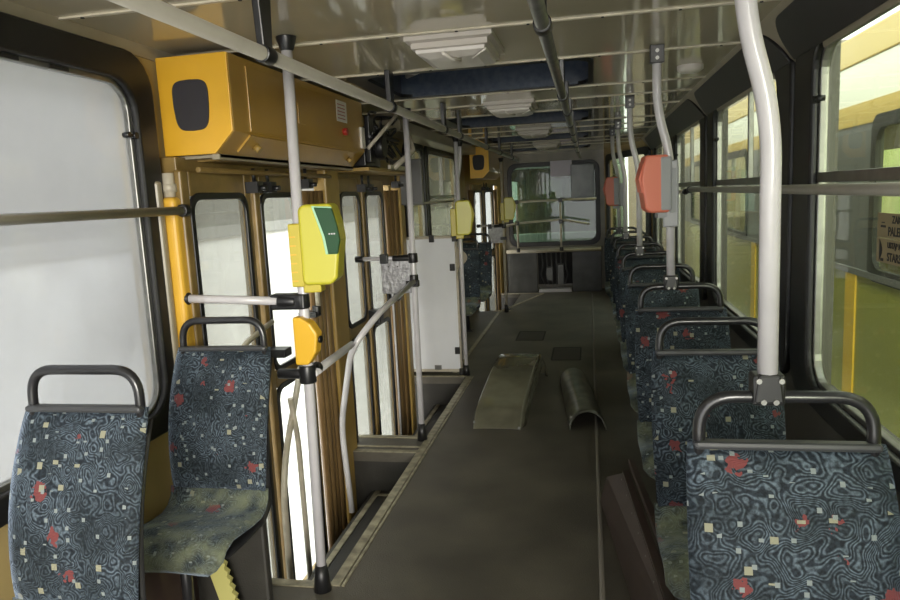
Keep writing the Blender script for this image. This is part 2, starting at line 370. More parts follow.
for i, (a, b) in enumerate(hatches):
    o = empty('roof_hatch', ((HX0+HX1)/2, a, H))
    wx = (HX1-HX0)/2; d = b-a
    f = lambda u, v: (u, v, -.004)
    MB().ring(rrect(-wx-.07, wx+.0, -.07, d+.03, .12, f), rrect(-wx+.02, wx-.02, .0, d-.0, .10, f), (0, 0, .02)).build('gasket', 'rubber', o)
    MB().box(-wx, wx, d-.01, d+.01, 0, .17).box(-wx-.01, -wx+.01, 0, d, 0, .17).box(wx-.01, wx+.01, 0, d, 0, .17).box(-wx, wx, -.01, .01, 0, .17).build('curb', 'blue', o, .004)
    MB().box(-wx-.1, wx+.1, -.1, d+.1, .17, .19).build('lid', 'dark', o)
    q = MB(); q.tube([(-wx+.18, d-.10, .14), (wx-.1, d-.10, .14)], .013, 10); q.tube([(-wx+.18, d-.10, .14), (-wx+.05, d-.02, .12)], .013, 10); q.tube([(-.1, d-.3, .17), (-.1, d-.1, .13)], .005, 6)
    q.build('lever', 'lampf', o)
    tag(o, ['dark blue roof hatch nearest the camera, beyond the first ceiling lamp', 'dark blue roof hatch second from the camera', 'dark blue roof hatch third from the camera', 'farthest dark blue roof hatch, above the rear door'][i], 'hatch', 'roof hatches in the ceiling')
# left blue panels beside hatches
# lamps
def lamp(i, y):
    o = empty('ceiling_lamp', (-.50, y, H))
    s = .145
    def fr(h, z): return [Vector((a*h, b*h*1.25, z)) for a, b in ((-1, -1), (1, -1), (1, 1), (-1, 1))]
    q = MB(); q.grid([fr(s+.02, 0), fr(s+.02, -.02), fr(s, -.025), fr(s, -.045), fr(s-.012, -.048)], True, False); lf = q.build('frame', 'lampf', o)
    q = MB(); q.grid([fr(s-.012, -.044), fr(s-.015, -.06), fr(s-.05, -.075), fr(s-.1, -.078), fr(.001, -.078)], True, False); q.build('diffuser', 'lampw', o)
    q = MB(); q.tube([(-.02, -.2, -.072), (.0, -.15, -.085), (.03, -.1, -.084)], .006, 6).tube([(.08, -.12, -.084), (.14, -.2, -.07)], .004, 6); q.build('clip', 'paper_w', lf)
    return tag(o, ['white rectangular ceiling lamp nearest the camera', 'second white ceiling lamp, just beyond the first roof hatch', 'third white ceiling lamp, beyond the second roof hatch', 'farthest white ceiling lamp near the rear window'][i], 'lamp', 'ceiling lamps down the tram')
for i, y in enumerate((2.87, 4.92, 7.0, 9.1)): lamp(i, y)
# small dome lamp right ceiling
o = empty('dome_lamp', (.52, 3.9, H)); q = MB()
q.grid([[Vector((r*math.cos(a*math.pi/8), r*math.sin(a*math.pi/8), z)) for a in range(16)] for r, z in ((.065, 0), (.065, -.02), (.045, -.035), (.001, -.038))], True); q.build('cover', 'lampw', o)
tag(o, 'small round white lamp on the ceiling above the right windows', 'lamp')

# ---------- walls
ZS, ZT = .80, 2.02     # window opening bottom / top
def wall(name, x, t, wins, label, m='wall', full_gap=()):
    q = MB(); yy = YN; ys = sorted(wins+[(a, b, 'gap') for a, b in full_gap])
    x0, x1 = min(x, x+t), max(x, x+t)
    for wv in ys:
        q.box(x0, x1, yy, wv[0], -.06, H+.3)
        if len(wv) == 2: q.box(x0, x1, wv[0], wv[1], -.06, ZS)
        q.box(x0, x1, wv[0], wv[1], ZT, H+.3); yy = wv[1]
    q.box(x0, x1, yy, YT, -.06, H+.3)
    for a, b in full_gap: q.box(x0, x1, a, b, 1.69, ZT)
    return struct(q.build(name, m), label)
RW = [(-.55, .72), (1.05, 2.62), (3.28, 4.72), (5.36, 6.76), (7.42, 8.82)]
RW = [(-.75, .52), (1.02, 2.74), (3.2, 4.76), (5.26, 6.80), (7.30, 8.85)]
LW = [(-.75, .45), (.75, 2.33), (6.15, 6.85), (7.0, 8.6)]
wall('wall_right', XR, .06, RW, 'dark lower side wall below the right windows', m='wall_r')
wall('wall_left', XL, -.06, LW, 'yellowish side wall below and between the left windows', full_gap=((2.52, 5.62),))
def window(n, x, sgn, y0, y1, mglass, label, slider=None, z0=ZS, z1=ZT, bw=.09, inner_alu=True, wide=(0, 0)):
    """sgn: +1 the interior lies at smaller x (right wall), -1 at larger x (left wall)"""
    o = struct(empty('window_%d' % n, (x, (y0+y1)/2, z0)), label)
    c = (y0+y1)/2; hw = (y1-y0)/2; hz = z1-z0; xi = -sgn
    f = lambda d: (lambda a, b: (d*xi, a, b))
    q = MB()
    q.ring(rrect(-hw-bw-wide[0], hw+bw+wide[1], -bw*.7, hz+bw*.9, .14, f(.0)), rrect(-hw+.012, hw-.012, .012, hz-.012, .115, f(.0)), (xi*.035, 0, 0))
    q.build('rubber_frame', 'rubber', o, .014, seg=3)
    if inner_alu:
        q = MB(); q.ring(rrect(-hw+.005, hw-.005, .005, hz-.005, .11, f(-.02)), rrect(-hw+.028, hw-.028, .028, hz-.028, .09, f(-.02)), (xi*.03, 0, 0))
        q.build('metal_frame', 'alu', o, .004)
        if slider is not None:
            q = MB(); q.box(min(-.01*xi, .015*xi), max(-.01*xi, .015*xi), -hw+.03, hw-.03, .735, .77)
            for sy in slider: q.box(min(-.01*xi, .015*xi), max(-.01*xi, .015*xi), sy-c-.011, sy-c+.011, .76, hz-.03)
            q.build('sliding_sash', 'alu', o, .003)
            q = MB(); zz = hz-.2; yl = hw-.05
            q.tube([(xi*.005, yl-.01, zz), (xi*.03, yl-.01, zz)], .010, 8).tube([(xi*.005, yl+.03, zz), (xi*.03, yl+.03, zz)], .012, 8).tube([(xi*.02, yl-.01, zz), (xi*.02, yl+.03, zz)], .006, 8)
            each(q, 'latch', 'black_plastic', o, 0, 3)
    q = MB(); q.prism(rrect(-hw+.02, hw-.02, .02, hz-.02, .1, f(-.012)), (xi*.004, 0, 0)); q.build('glass_pane', mglass, o)
    return o
lab = ['right side window beside and behind the camera', 'nearest right window with the two notice stickers', 'second right window with black rubber surround', 'third right window along the tram', 'farthest right side window']
for i, (a, b) in enumerate(RW):
    wd_ = window(i+1, XR, 1, a, b, 'glassR', lab[i], slider=[a+(b-a)*(.4 if i > 1 else .25)] if i else None, wide=(.115, .115))
    def slant(u, v): return (-.028-.096*v/.165, u, ZT-ZS-.022+.135*v/.165)
    hw_ = (b-a)/2+.2; ar = [slant(-hw_, 0), slant(hw_, 0)]+[slant(hw_-.14+.14*math.cos(t), .025+.14*math.sin(t)) for t in [k*math.pi/16 for k in range(9)]]+[slant(-hw_+.14-.14*math.cos(t), .025+.14*math.sin(t)) for t in [k*math.pi/16 for k in range(8, -1, -1)]]
    MB().prism(ar, (-.009, 0, -.007)).build('top_gasket', 'rubber', wd_, .003)
window(6, XL, -1, LW[0][0], LW[0][1], 'glassL', 'left window behind the camera')
window(7, XL, -1, LW[1][0], LW[1][1], 'glassL', 'big dusty white left window with black rubber surround', bw=.105, slider=[], )
window(8, XL, -1, LW[2][0], LW[2][1], 'glassW', 'narrow left window above the white partition', bw=.05)
window(9, XL, -1, LW[3][0], LW[3][1], 'glassW', 'left window beside the rear left seats', bw=.07, slider=[7.8])
for o in [o for o in bpy.data.objects if o.name == 'window_7']:
    for ch in [x for x in bpy.data.objects if x.parent == o and x.name.startswith('sliding_sash')]: bpy.data.objects.remove(ch)
    q = MB()
    for k in range(6): q.box(.012, .016, -.6+k*.2, -.52+k*.2, ZT-ZS-.026, ZT-ZS-.014)
    each(q, 'drain_slot', 'dark', o, 0, 1)
# tapered rear side walls
for s, nm in ((-1, 'wall_left_rear'), (1, 'wall_right_rear')):
    xa, xb = cx(s, YT), cx(s, YE); q = MB(); dn = s*.05
    def seg(t0, t1, z0, z1):
        p = [(xa+(xb-xa)*t, YT+(YE-YT)*t, z0) for t in (t0, t1)]
        q.prism([p[0], p[1], (p[1][0]+dn, p[1][1], z0), (p[0][0]+dn, p[0][1], z0)], (0, 0, z1-z0))
    if s > 0: seg(0, 1, -.06, .8); seg(0, 1, 2.0, H+.3); seg(0, .08, .8, 2.0); seg(.88, 1, .8, 2.0)
    else: seg(0, .12, -.06, H+.3); seg(.12, .8, 1.68, H+.3); seg(.8, 1, -.06, H+.3)
    struct(q.build(nm, 'post' if s < 0 else 'wall'), 'tapering side wall at the tram rear, %s' % ('left' if s < 0 else 'right'))
o = struct(empty('window_10', (cx(1, YT)-.0, YT, .8)), 'right quarter window at the rear corner')
q = MB()
def pt(t, z, off): return (-.56*t-off, 2.0*t, z)
f = lambda off: (lambda a, b: pt(a, b, off))
q.ring(rrect(.04, .92, -.05, 1.26, .06, f(0)), rrect(.1, .86, .03, 1.17, .05, f(0)), (-.03, 0, 0)); q.build('rubber_frame', 'rubber', o)
MB().prism(rrect(.09, .87, .02, 1.18, .05, f(-.02)), (.004, 0, 0)).build('glass_pane', 'glassR', o)

t = MB(); t.box(-1.595, -1.49, YN, 2.4, .001, .36)
struct(t.build('trim_9', 'brown_sheet', None, .01), 'dark brown heater casing along the foot of the left wall')
# rear wall
xl, xr = cx(-1, YE)-.02, cx(1, YE)+.02
BX0, BX1, BZ0, BZ1 = -1.22, .13, .74, 1.97
q = MB(); q.box(xl, xr, YE, YE+.06, -.06, BZ0).box(xl, xr, YE, YE+.06, BZ1, H+.3).box(xl, BX0, YE, YE+.06, BZ0, BZ1).box(BX1, xr, YE, YE+.06, BZ0, BZ1)
struct(q.build('wall_back', mat('rear_wall_panel', (.22, .2, .15), .35, var=.2)), 'dull beige rear wall round the big window')
o = struct(empty('window_11', ((BX0+BX1)/2, YE, BZ0)), 'large rear window with rounded black rubber frame')
hw = (BX1-BX0)/2; hz = BZ1-BZ0
f = lambda a, b: (a, -.03, b)
MB().ring(rrect(-hw-.04, hw+.04, -.04, hz+.04, .14, f), rrect(-hw+.03, hw-.03, .03, hz-.03, .12, f), (0, .04, 0)).build('rubber_frame', 'rubber', o, .01)
MB().prism(rrect(-hw+.01, hw-.01, .01, hz-.01, .12, lambda a, b: (a, .005, b)), (0, .004, 0)).build('glass_pane', 'glassB', o)
o = MB().box(-.27, .09, 11.235, 11.268, 1.38, 1.95).build('roller_blind', 'blind', None, .012); tag(o, 'dark grey-blue panel hanging in the upper right of the rear window', 'blind')
o = MB().box(-.58, -.25, 11.262, 11.266, 1.78, 2.02).build('paper_notice', 'paper'); tag(o, 'lavender paper notice hanging at the top of the rear window', 'notice')
# shelf and lower cabinet
o = empty('rear_console', (-.55, 11.0, 0))
q = MB(); q.box(-.72, .72, -.1, .26, .64, .67); q.tube([(-.72, -.1, .655), (.72, -.1, .655)], .028, 10); q.build('worktop', 'cove', o)
q = MB(); q.box(-.72, -.26, 0, .03, 0, .64).box(.28, .72, 0, .03, 0, .64); each(q, 'front_panel', mat('console_grey', (.05, .05, .045), .35, col2=(.025, .025, .02)), o, .004, 1)
q = MB(); q.box(-.26, .28, .22, .24, .1, .64); q.build('recess_back', 'dark', o)
q = MB()
for k in range(6): q.tube(fillet([(-.2+k*.075, .18, .6), (-.18+k*.07, .12, .4), (-.22+k*.085, .15, .25), (-.15+k*.06, .18, .1)], .06), .012, 8)
q.box(-.12, -.03, .05, .2, .18, .38).box(.05, .14, .06, .2, .12, .42); each(q, 'cable', mat('cable_grey', (.12, .12, .12), .35), o, 0, 1)
q = MB(); q.box(-.24, .26, -.01, .2, .0, .05); q.build('light_gap', 'white_tube', o, .005)  # white plate stands in for the gap of light below the recess
tag(o, 'low dark rear console with pale worktop and open wiring recess', 'console')
# rail frame across the rear window
o = empty('rear_guard_rail', (-.55, 10.75, 0))
q = MB(); q.tube([(-.62, 0, 1.42), (.66, 0, 1.42)], .016, 10).tube(fillet([(-.74, -.25, 1.06), (-.52, 0, 1.1), (.13, 0, 1.13), (.55, -.05, 1.05)], .05), .017, 10)
q.tube([(-.52, 0, .7), (-.52, 0, 1.42)], .016, 10).tube([(.13, 0, .7), (.13, 0, 1.42)], .016, 10); each(q, 'rail_tube', 'cream_tube', o, 0, 1)
q = MB()
for x in (-.52, .13):
    for z in (1.1, 1.42): q.box(x-.03, x+.03, -.03, .03, z-.03, z+.03)
    q.tube([(x, 0, .66), (x, 0, .72)], .03, 8)
each(q, 'clamp', 'black_plastic', o, .005, 1)
tag(o, 'cream tubular guard rail across the rear window', 'rail')

# ------------------------------------------------------------------ doors
def leaf(name, parent, y0, y1, z0=-.5, z1=1.70, mid=.71, x=0, mg='glassD'):
    """folding door leaf with an upper and a lower pane"""
    f = lambda d: (lambda a, b: (d, a, b))
    fr = .055; q = MB()
    q.box(x-.02, x+.02, y0, y0+fr, z0, z1).box(x-.02, x+.02, y1-fr, y1, z0, z1)
    q.box(x-.02, x+.02, y0+fr, y1-fr, z0, z0+.06).box(x-.02, x+.02, y0+fr, y1-fr, z1-.1, z1).box(x-.02, x+.02, y0+fr, y1-fr, mid-.045, mid+.045)
    l = q.build(name, 'door', parent, .008)
    q = MB()
    for a, b in ((mid+.045, z1-.1), (z0+.06, mid-.045)):
        q.ring(rrect(y0+fr-.014, y1-fr+.014, a-.014, b+.014, .07, f(x+.012)), rrect(y0+fr+.014, y1-fr-.014, a+.014, b-.014, .055, f(x+.012)), (.014, 0, 0))
    q.build('window_seal', 'rubber', l, .004)
    for a, b in ((mid+.045, z1-.1), (z0+.06, mid-.045)):
        q = MB(); q.prism(rrect(y0+fr-.005, y1-fr+.005, a-.005, b+.005, .06, f(x)), (.004, 0, 0)); q.build('glass_pane', mg, l)
    return l
def hinge(q, y, z=1.66, x=.05):
    q.box(x-.03, x+.03, y-.03, y+.03, z-.05, z).tube([(x, y, z), (x, y, z+.06)], .009, 8).tube([(x+.02, y, z-.03), (x+.06, y, z-.03)], .012, 8)
DX = -1.53
d = struct(empty('door_1', (DX, 2.5, 0)), 'nearest folding passenger door with mustard frames and tall panes')
leaf('door_leaf', d, -.04, .52, mg='glassG'); leaf('door_leaf', d, .56, 1.10)
q = MB()
for y, r in ((1.15, .022), (1.20, .03), (1.27, .022), (1.33, .028), (1.37, .018)): q.tube([(.02, y, -.5), (.02, y, 1.62)], r, 10)
each(q, 'folded_column', 'door_col', d, 0, 1)
q = MB(); q.box(-.03, .05, 1.40, 1.62, -.5, 1.75); q.build('door_post', 'post', d, .01)
q = MB(); q.box(-.07, .0, -.03, 3.2, 1.66, 1.75).box(.0, .12, .12, 3.15, 1.735, 1.752); q.tube([(.06, .02, 1.70), (.06, 1.45, 1.70)], .012, 8); q.build('header_beam', 'door', d, .004)
q = MB(); hinge(q, .50); hinge(q, .64); hinge(q, 1.1, 1.68); each(q, 'hinge', 'black_plastic', d, 0, 3)
q = MB(); q.tube(fillet([(.03, .60, 1.0), (.03, .3, .95), (.03, .05, .55), (.03, .02, -.1)], .05), .013, 8); each(q, 'grab_bar', 'cream_tube', d, 0, 1)
q = MB(); q.tube(fillet([(.06, .82, .72), (.09, .50, .38), (.09, .44, .2), (.09, .43, -.4)], .08), .016, 10).tube(fillet([(.09, .60, .62), (.09, .65, .40), (.09, .66, -.45)], .05), .014, 10); each(q, 'grab_bar', 'cream_tube', d, 0, 1)
q = MB(); q.tube(fillet([(.02, 1.02, 1.15), (.10, 1.02, 1.15), (.10, 1.02, 1.0)], .05), .014, 8); q.build('grab_handle', 'cream_tube', d)
q = MB(); q.tube([(.09, 1.02, .96), (.09, 1.02, 1.01)], .025, 8).box(0, .1, .98, 1.06, .95, .98).box(.0, .12, .52, .6, .84, .88); each(q, 'handle_bracket', 'black_plastic', d, .004, 1)
q = MB(); q.box(.0, .06, 1.18, 1.36, -.53, -.45); q.build('foot_guide', 'black_plastic', d)
d = struct(empty('door_2', (DX, 4.15, 0)), 'second folding passenger door beyond the mustard post')
leaf('door_leaf', d, .0, .47, mg='glassG'); leaf('door_leaf', d, .50, 1.02, mg='glassG')
q = MB()
for y, r in ((1.07, .022), (1.13, .028), (1.20, .022), (1.28, .03), (1.35, .02)): q.tube([(.02, y, -.5), (.02, y, 1.62)], r, 10)
each(q, 'folded_column', 'door_col', d, 0, 1)
q = MB(); q.box(-.03, .05, 1.39, 1.50, -.5, 1.75); q.build('door_post', 'post', d, .01)
q = MB(); hinge(q, .42); hinge(q, .56); hinge(q, 1.3, 1.69, .04); each(q, 'hinge', 'black_plastic', d, 0, 3)
q = MB(); q.tube([(.06, .95, -.3), (.06, .95, .98)], .008, 8); each(q, 'grab_bar', 'white_tube', d, 0, 1)
q = MB(); q.box(.0, .10, .46, .56, .70, .8).box(.0, .1, 1.0, 1.06, .78, .84); each(q, 'handle_bracket', 'black_plastic', d, .01, 1)
d = struct(empty('door_3', (cx(-1, 9.3)+.06, 9.4, 0)), 'rear folding door with brown frames'); d.rotation_euler.z = math.radians(-8)
leaf('door_leaf', d, .0, .5, mg='glassG'); leaf('door_leaf', d, .52, 1.05, mg='glassG')
q = MB()
for y in (-.12, -.06, 1.1, 1.16): q.tube([(.02, y, -.5), (.02, y, 1.62)], .024, 10)
each(q, 'folded_column', 'door_col', d, 0, 1)
q = MB(); hinge(q, .45); hinge(q, .57); each(q, 'hinge', 'black_plastic', d, 0, 3)
# yellow door post next to big window
o = empty('yellow_post', (-1.535, 2.46, 0)); q = MB(); q.box(-.055, .015, -.045, .025, 0, 1.60); q.build('post', 'post_y', o, .02, seg=4)
q = MB(); q.tube([(-.02, -.01, 1.60), (-.02, -.01, 1.69)], .022, 10).tube([(-.02, -.01, 1.62), (-.02, -.01, 1.65)], .028, 10); q.build('pivot', 'cream_tube', o)
q = MB(); q.box(-.06, -.02, -.085, -.05, 0, 1.66); q.build('edge_strip', 'cove', o, .01)
tag(o, 'bright yellow rounded door post beside the big left window', 'post')

# ------------------------------------------------------------------ yellow door-mechanism boxes
def mech(y0, y1, x1, z0, z1, label, full=True, name='door_mechanism_box', x0=XL+.01):
    o = empty(name, (x0, y0, z0)); W = x1-x0; hh = z1-z0; ch = .08
    sec = lambda y, e=0: [(0, y, 0), (W-ch+e, y, 0), (W+e, y, ch), (W+e, y, hh), (0, y, hh)]
    q = MB(); q.prism(sec(0), (0, .012, 0)); q.build('end_plate', 'yellow', o, .003)
    sec2 = [(0, .012, 0), (W-ch, .012, 0), (W, .012, ch), (W, .012, hh), (0, .012, hh)]
    q = MB(); q.prism(sec2, (0, y1-y0-.012, 0)); q.build('housing', 'ochre', o, .003)
    # speaker grille: a shield shape with bulging sides
    q = MB(); pts = []
    for k in range(40):
        a = 2*math.pi*k/40; e = .28
        u = math.copysign(abs(math.cos(a))**.35, math.cos(a)); v = math.copysign(abs(math.sin(a))**.35, math.sin(a))
        wv = .062+.010*(v*.5+.5)+.006*(1-v*v)
        pts.append((W*.42+.01+u*wv, -.006, hh*.50+v*.088+.006*(1-u*u)*v))
    q.prism(pts, (0, .008, 0)); q.build('speaker_grille', mat('dark_grille', (.022, .02, .026), .45, bump=.5, bscale=500), o, .003)
    if full:
        q = MB(); L = y1-y0
        q.prism([(W+.0, .14, ch+.005), (W+.006, .14, ch+.005), (W+.006, .14, hh-.03), (W, .14, hh-.03)], (0, L-.36, 0)); cp = q.build('cover_panel', 'ochre', o, .002)
        q = MB(); q.prism([(W-ch*.8, .14, ch*.2-.001), (W-.004, .14, ch-.005), (W+.002, .14, ch-.010), (W-ch*.8+.006, .14, ch*.2-.007)], (0, L-.3, 0)); q.build('lower_flap', 'ochre', o)
        q = MB(); q.tube([(W-.03, .24, ch-.045), (W-.012, .24, ch-.063)], .016, 12).tube([(W-.03, L-.22, ch-.045), (W-.012, L-.22, ch-.063)], .014, 12); each(q, 'lock', 'post', o, 0, 1)
        q = MB(); q.box(W+.006, W+.009, .62, .70, .16, .25); q.build('switch_plate', 'ochre', o, .002)
        q = MB(); q.box(W+.006, W+.0075, L-.46, L-.30, .22, .33); q.build('sticker', 'paper_w', cp)
        q = MB()
        for k in range(5): q.box(W+.0075, W+.0082, L-.445, L-.33, .235+k*.018, .24+k*.018)
        each(q, 'sticker_line', 'knob_red', o, 0, 1)
        q = MB(); q.tube([(W+.006, L-.37, .17), (W+.03, L-.37, .17)], .02, 12); q.build('red_knob', 'knob_red', o, .003)
        q = MB(); q.box(W, W+.012, L-.07, L-.01, .1, .22); q.build('end_bracket', 'paper_w', o)
        q = MB(); q.box(.03, W-ch, .04, L, -.012, -.001); q.box(W-ch-.03, W-ch, .03, L, -.02, .0); q.build('base_tray', 'cove', o)
    return tag(o, label, 'box')
mech(2.50, 4.10, -1.30, 1.755, H-.03, 'bright yellow overhead door-mechanism box with dark speaker grille, nearest the camera')
mech(8.85, 10.2, -1.21, 1.76, H-.005, 'smaller-looking yellow overhead box with dark grille near the tram rear', full=False, x0=-1.45)
# open mechanism beyond the first box
o = empty('open_door_mechanism', (-1.45, 4.12, 1.76))
q = MB(); q.box(-.12, .16, .02, .9, -.03, -.01).box(-.12, -.1, .02, .9, -.01, .38); q.build('tray', 'post', o)
q = MB(); q.box(-.05, .12, .08, .4, .0, .2).tube([(.14, .25, .12), (.2, .25, .12)], .07, 14).box(.12, .15, .1, .2, .02, .3); q.build('motor', 'black_plastic', o, .006)
q = MB()
for k in range(14):
    r = random.Random(k); pts = [(.05+r.random()*.15, .05+r.random()*.8, .02+r.random()*.34) for _ in range(5)]
    q.tube(fillet(pts, .12, 5), .006+.004*r.random(), 6)
each(q, 'cable', 'black_tube', o, 0, 1)
q = MB(); q.tube([(.16, .02, .10), (.30, .2, .3)], .012, 8).tube([(.15, .6, 0), (.25, .78, .12), (.2, .86, .26)], .02, 8).box(.14, .16, .5, .9, -.02, .02); each(q, 'bracket', 'cream_tube', o, 0, 1)
tag(o, 'open door mechanism with tangled black cables beyond the yellow box', 'mechanism')
o = MB().box(-1.56, -1.30, 5.55, 5.60, 1.50, 1.86).build('equipment_case', 'grey_body', None, .01); tag(o, 'dark grey equipment case hanging above the white partition', 'case')
o = MB().box(-1.56, -1.36, 5.2, 8.8, 2.05, 2.14).build('overhead_duct', 'cove', None, .01); tag(o, 'beige overhead duct running above the left rear windows', 'duct')

# ------------------------------------------------------------------ partition
o = empty('partition_panel', (-1.33, 5.93, 0))
MB().box(-.27, .21, -.008, .008, .05, 1.20).build('panel', 'panel_w', o, .003)
q = MB(); q.tube([(-.27, 0, 1.21), (.22, 0, 1.21)], .014, 10).tube([(.205, 0, .0), (.205, 0, 1.21)], .012, 10).box(-.27, .2, -.012, .012, .03, .055); q.build('frame', 'cream_tube', o)
q = MB()
for x, z in ((.0, 1.2), (.2, 1.2), (.17, .95), (.18, .22), (.21, .03)): q.box(x-.022, x+.022, -.025, .02, z-.03, z+.03)
each(q, 'clamp', 'black_plastic', o, .004, 1)
q = MB(); q.box(-.03, .03, -.02, -.008, .05, .09); q.build('catch', 'alu', o)
q = MB(); q.prism([(.21+.09*math.sin(math.pi*k/10), .0, 1.13-.2*k/10) for k in range(11)], (0, .01, 0)); q.build('wooden_filler', 'cove', o)
tag(o, 'white sheet partition in a tubular frame between second door and rear seats', 'partition')

# ------------------------------------------------------------------ poles and rails
PX = -1.08
def pole(name, label, pts, r=.0185, m='white_tube', top=None, foot=None, group=None):
    b = Vector(pts[0]); o = empty(name, tuple(b)); P = [Vector(p)-b for p in pts]
    q = MB(); q.tube(fillet(P, .14, 8) if len(P) > 2 else P, r, 16); q.build('tube', m, o)
    if top:
        e = P[-1]; q = MB()
        if top == 'cone': q.tube([e+V3(0, 0, -.05), e+V3(0, 0, .0)], r+.004, 16, r2=r+.018)
        else: q.box(e.x-.03, e.x+.03, e.y-.03, e.y+.01, e.z-.075, e.z)
        q.build('top_socket', 'black_plastic', o, .003)
        if top == 'box': 
            q = MB(); q.tube([e+V3(0, -.031, -.025), e+V3(0, -.035, -.025)], .008, 8).tube([e+V3(0, -.031, -.055), e+V3(0, -.035, -.055)], .008, 8); each(q, 'screw', 'alu', o, 0, 1)
    if foot:
        q = MB(); q.tube([(0, 0, 0), (0, 0, foot)], r+.016, 16, r2=r+.004); q.build('rubber_foot', 'rubber', o)
    return tag(o, label, 'pole', group)
pole('stanchion', 'white vertical pole nearest the camera, carrying the lime validator', [(PX-.01, 2.5, 0), (PX+.02, 2.5, H)], .02, top='cone', foot=.11)
pole('stanchion', 'white vertical pole between first and second door wells', [(PX-.01, 4.27, 0), (PX, 4.27, H-.06)], .0185, top='cone', foot=.11)
pole('stanchion', 'white vertical pole at the edge of the white partition', [(PX, 5.92, 0), (PX, 5.92, H-.1)], .0175, top='cone', foot=.09)
pole('stanchion', 'thin curved white pole just behind the partition pole', [(PX-.13, 6.5, 0), (PX-.13, 6.5, 1.6), (PX-.07, 6.5, 1.85), (PX-.07, 6.5, H-.1)], .016, top='cone')
pole('stanchion', 'pale vertical pole by the rear door with a lime validator', [(PX-.02, 9.2, 0), (PX-.02, 9.2, H-.14)], .018, m='cream_tube', top='cone', foot=.1)
# overhead rails
def rail(name, label, x, y0, y1, z, r, m, ys, long=.15, thick=.02):
    o = empty(name, (x, y0, z)); q = MB(); q.tube([(0, 0, 0), (0, y1-y0, 0)], r, 16)
    q.build('tube', m, o)
    for y in ys:
        q = MB(); yy = y-y0
        q.prism([(-.012, yy-thick, 0), (-.012, yy+thick, 0), (-.012, yy+thick*1.5, H-z), (-.012, yy-thick*1.5, H-z)], (.024, 0, 0))
        q.tube([(0, yy-.03, 0), (0, yy+.03, 0)], r+.006, 16); q.build('hanger', 'black_plastic', o, .004)
    return tag(o, label, 'rail')
rail('overhead_rail', 'long pale overhead handrail above the left side of the aisle', -.915, -.8, 9.6, 1.985, .021, 'grey_tube', [.6, 2.0, 3.34, 4.62, 5.2, 6.6, 7.6, 8.8], thick=.028)
rail('overhead_rail', 'metal overhead handrail running along the ceiling middle', -.11, -.8, 9.8, 1.985, .019, 'alu', [.5, 1.96, 3.42, 4.1, 4.87, 5.6, 6.4, 7.2, 8.2])
# horizontal rails by windows
def hrail(name, label, pts, r, m, ends=(1, 1), clamps=(), cat='rail', bl=.035):
    b = Vector(pts[0]); o = empty(name, tuple(b)); P = [Vector(p)-b for p in pts]; PF = fillet(P, .07, 8) if len(P) > 2 else P
    q = MB(); q.tube(PF, r, 14); q.build('tube', m, o); q = MB(); n = 0
    if ends[0]: q.tube([P[0], P[0]+(P[1]-P[0]).normalized()*bl], r+.008, 12); n += 1
    if ends[1]: q.tube([P[-1], P[-1]+(P[-2]-P[-1]).normalized()*bl], r+.008, 12); n += 1
    for c in clamps: c = Vector(c)-b; q.box(c.x-.028, c.x+.028, c.y-.028, c.y+.028, c.z-.03, c.z+.03); n += 1
    if n: each(q, 'end_clamp', 'black_plastic', o, .004, 1)
    return tag(o, label, cat)
hrail('window_rail', 'grey horizontal rail across the big left window', [(-1.50, .2, 1.548), (-1.50, 2.46, 1.548)], .016, 'grey_tube')
hrail('window_rail', 'dull horizontal rail across the right windows', [(.715, -.5, 1.515), (.715, 5.4, 1.515)], .017, 'grey_tube')
hrail('window_rail', 'pale horizontal rail across the farther right windows', [(.70, 5.5, 1.50), (.70, 9.2, 1.50)], .015, 'cream_tube')
hrail('window_rail', 'thin grey horizontal rail across the left rear windows', [(-1.52, 5.75, 1.50), (-1.52, 8.7, 1.50)], .013, 'grey_tube')
hrail('cross_rail', 'white cross rail from the yellow post to the nearest pole', [(-1.585, 2.44, 1.215), (PX-.02, 2.49, 1.185)], .0165, 'white_tube', bl=.07)
hrail('cross_rail', 'short white cross rail from the door post to the second pole', [(-1.46, 4.27, 1.185), (PX-.02, 4.27, 1.185)], .0135, 'white_tube', bl=.05)
hrail('cross_rail', 'short pale cross rail to the rear door pole', [(-1.45, 9.2, 1.15), (PX-.03, 9.2, 1.15)], .014, 'white_tube', bl=.05)
# guard rail loop between pole 1 and pole 2
o = empty('guard_rail', (PX, 2.5, .9)); q = MB()
q.tube([(0.02, 0, 0), (-.12, .86, -.07)], .018, 12)
q.build('short_tube', 'white_tube', o)
q = MB(); q.tube(fillet([(-.32, 1.22, -1.15), (-.34, 1.2, -.62), (-.14, .90, -.10), (-.02, 1.02, .06), (0, 1.75, .14)], .14, 8), .017, 14); q.build('bent_tube', 'white_tube', o)
q = MB(); q.tube([(0, 0, -.035), (0, 0, .035)], .033, 12).tube([(0, .0, 0), (-.0, .10, 0)], .026, 12).tube([(-.12, 0, 0), (0, 0, .0)], .02, 10).tube([(0, 1.75, .12), (0, 1.75, .18)], .028, 12); each(q, 'clamp', 'black_plastic', o, .003, 1)
tag(o, 'bent white guard rail between the two door-side poles', 'rail')
# pole clamps
o = empty('pole_clamp', (PX, 2.5, 1.185)); q = MB(); q.tube([(0, 0, -.03), (0, 0, .03)], .03, 12).box(-.12, .02, -.028, .028, -.03, .03); q.build('body', 'black_plastic', o, .008)
each(MB().screws([(-.09, -.028, .0), (-.05, -.028, 0)], .007, (0, -.004, 0)), 'screw', 'alu', o)
tag(o, 'black clamp joining the cross rail to the nearest pole', 'clamp')
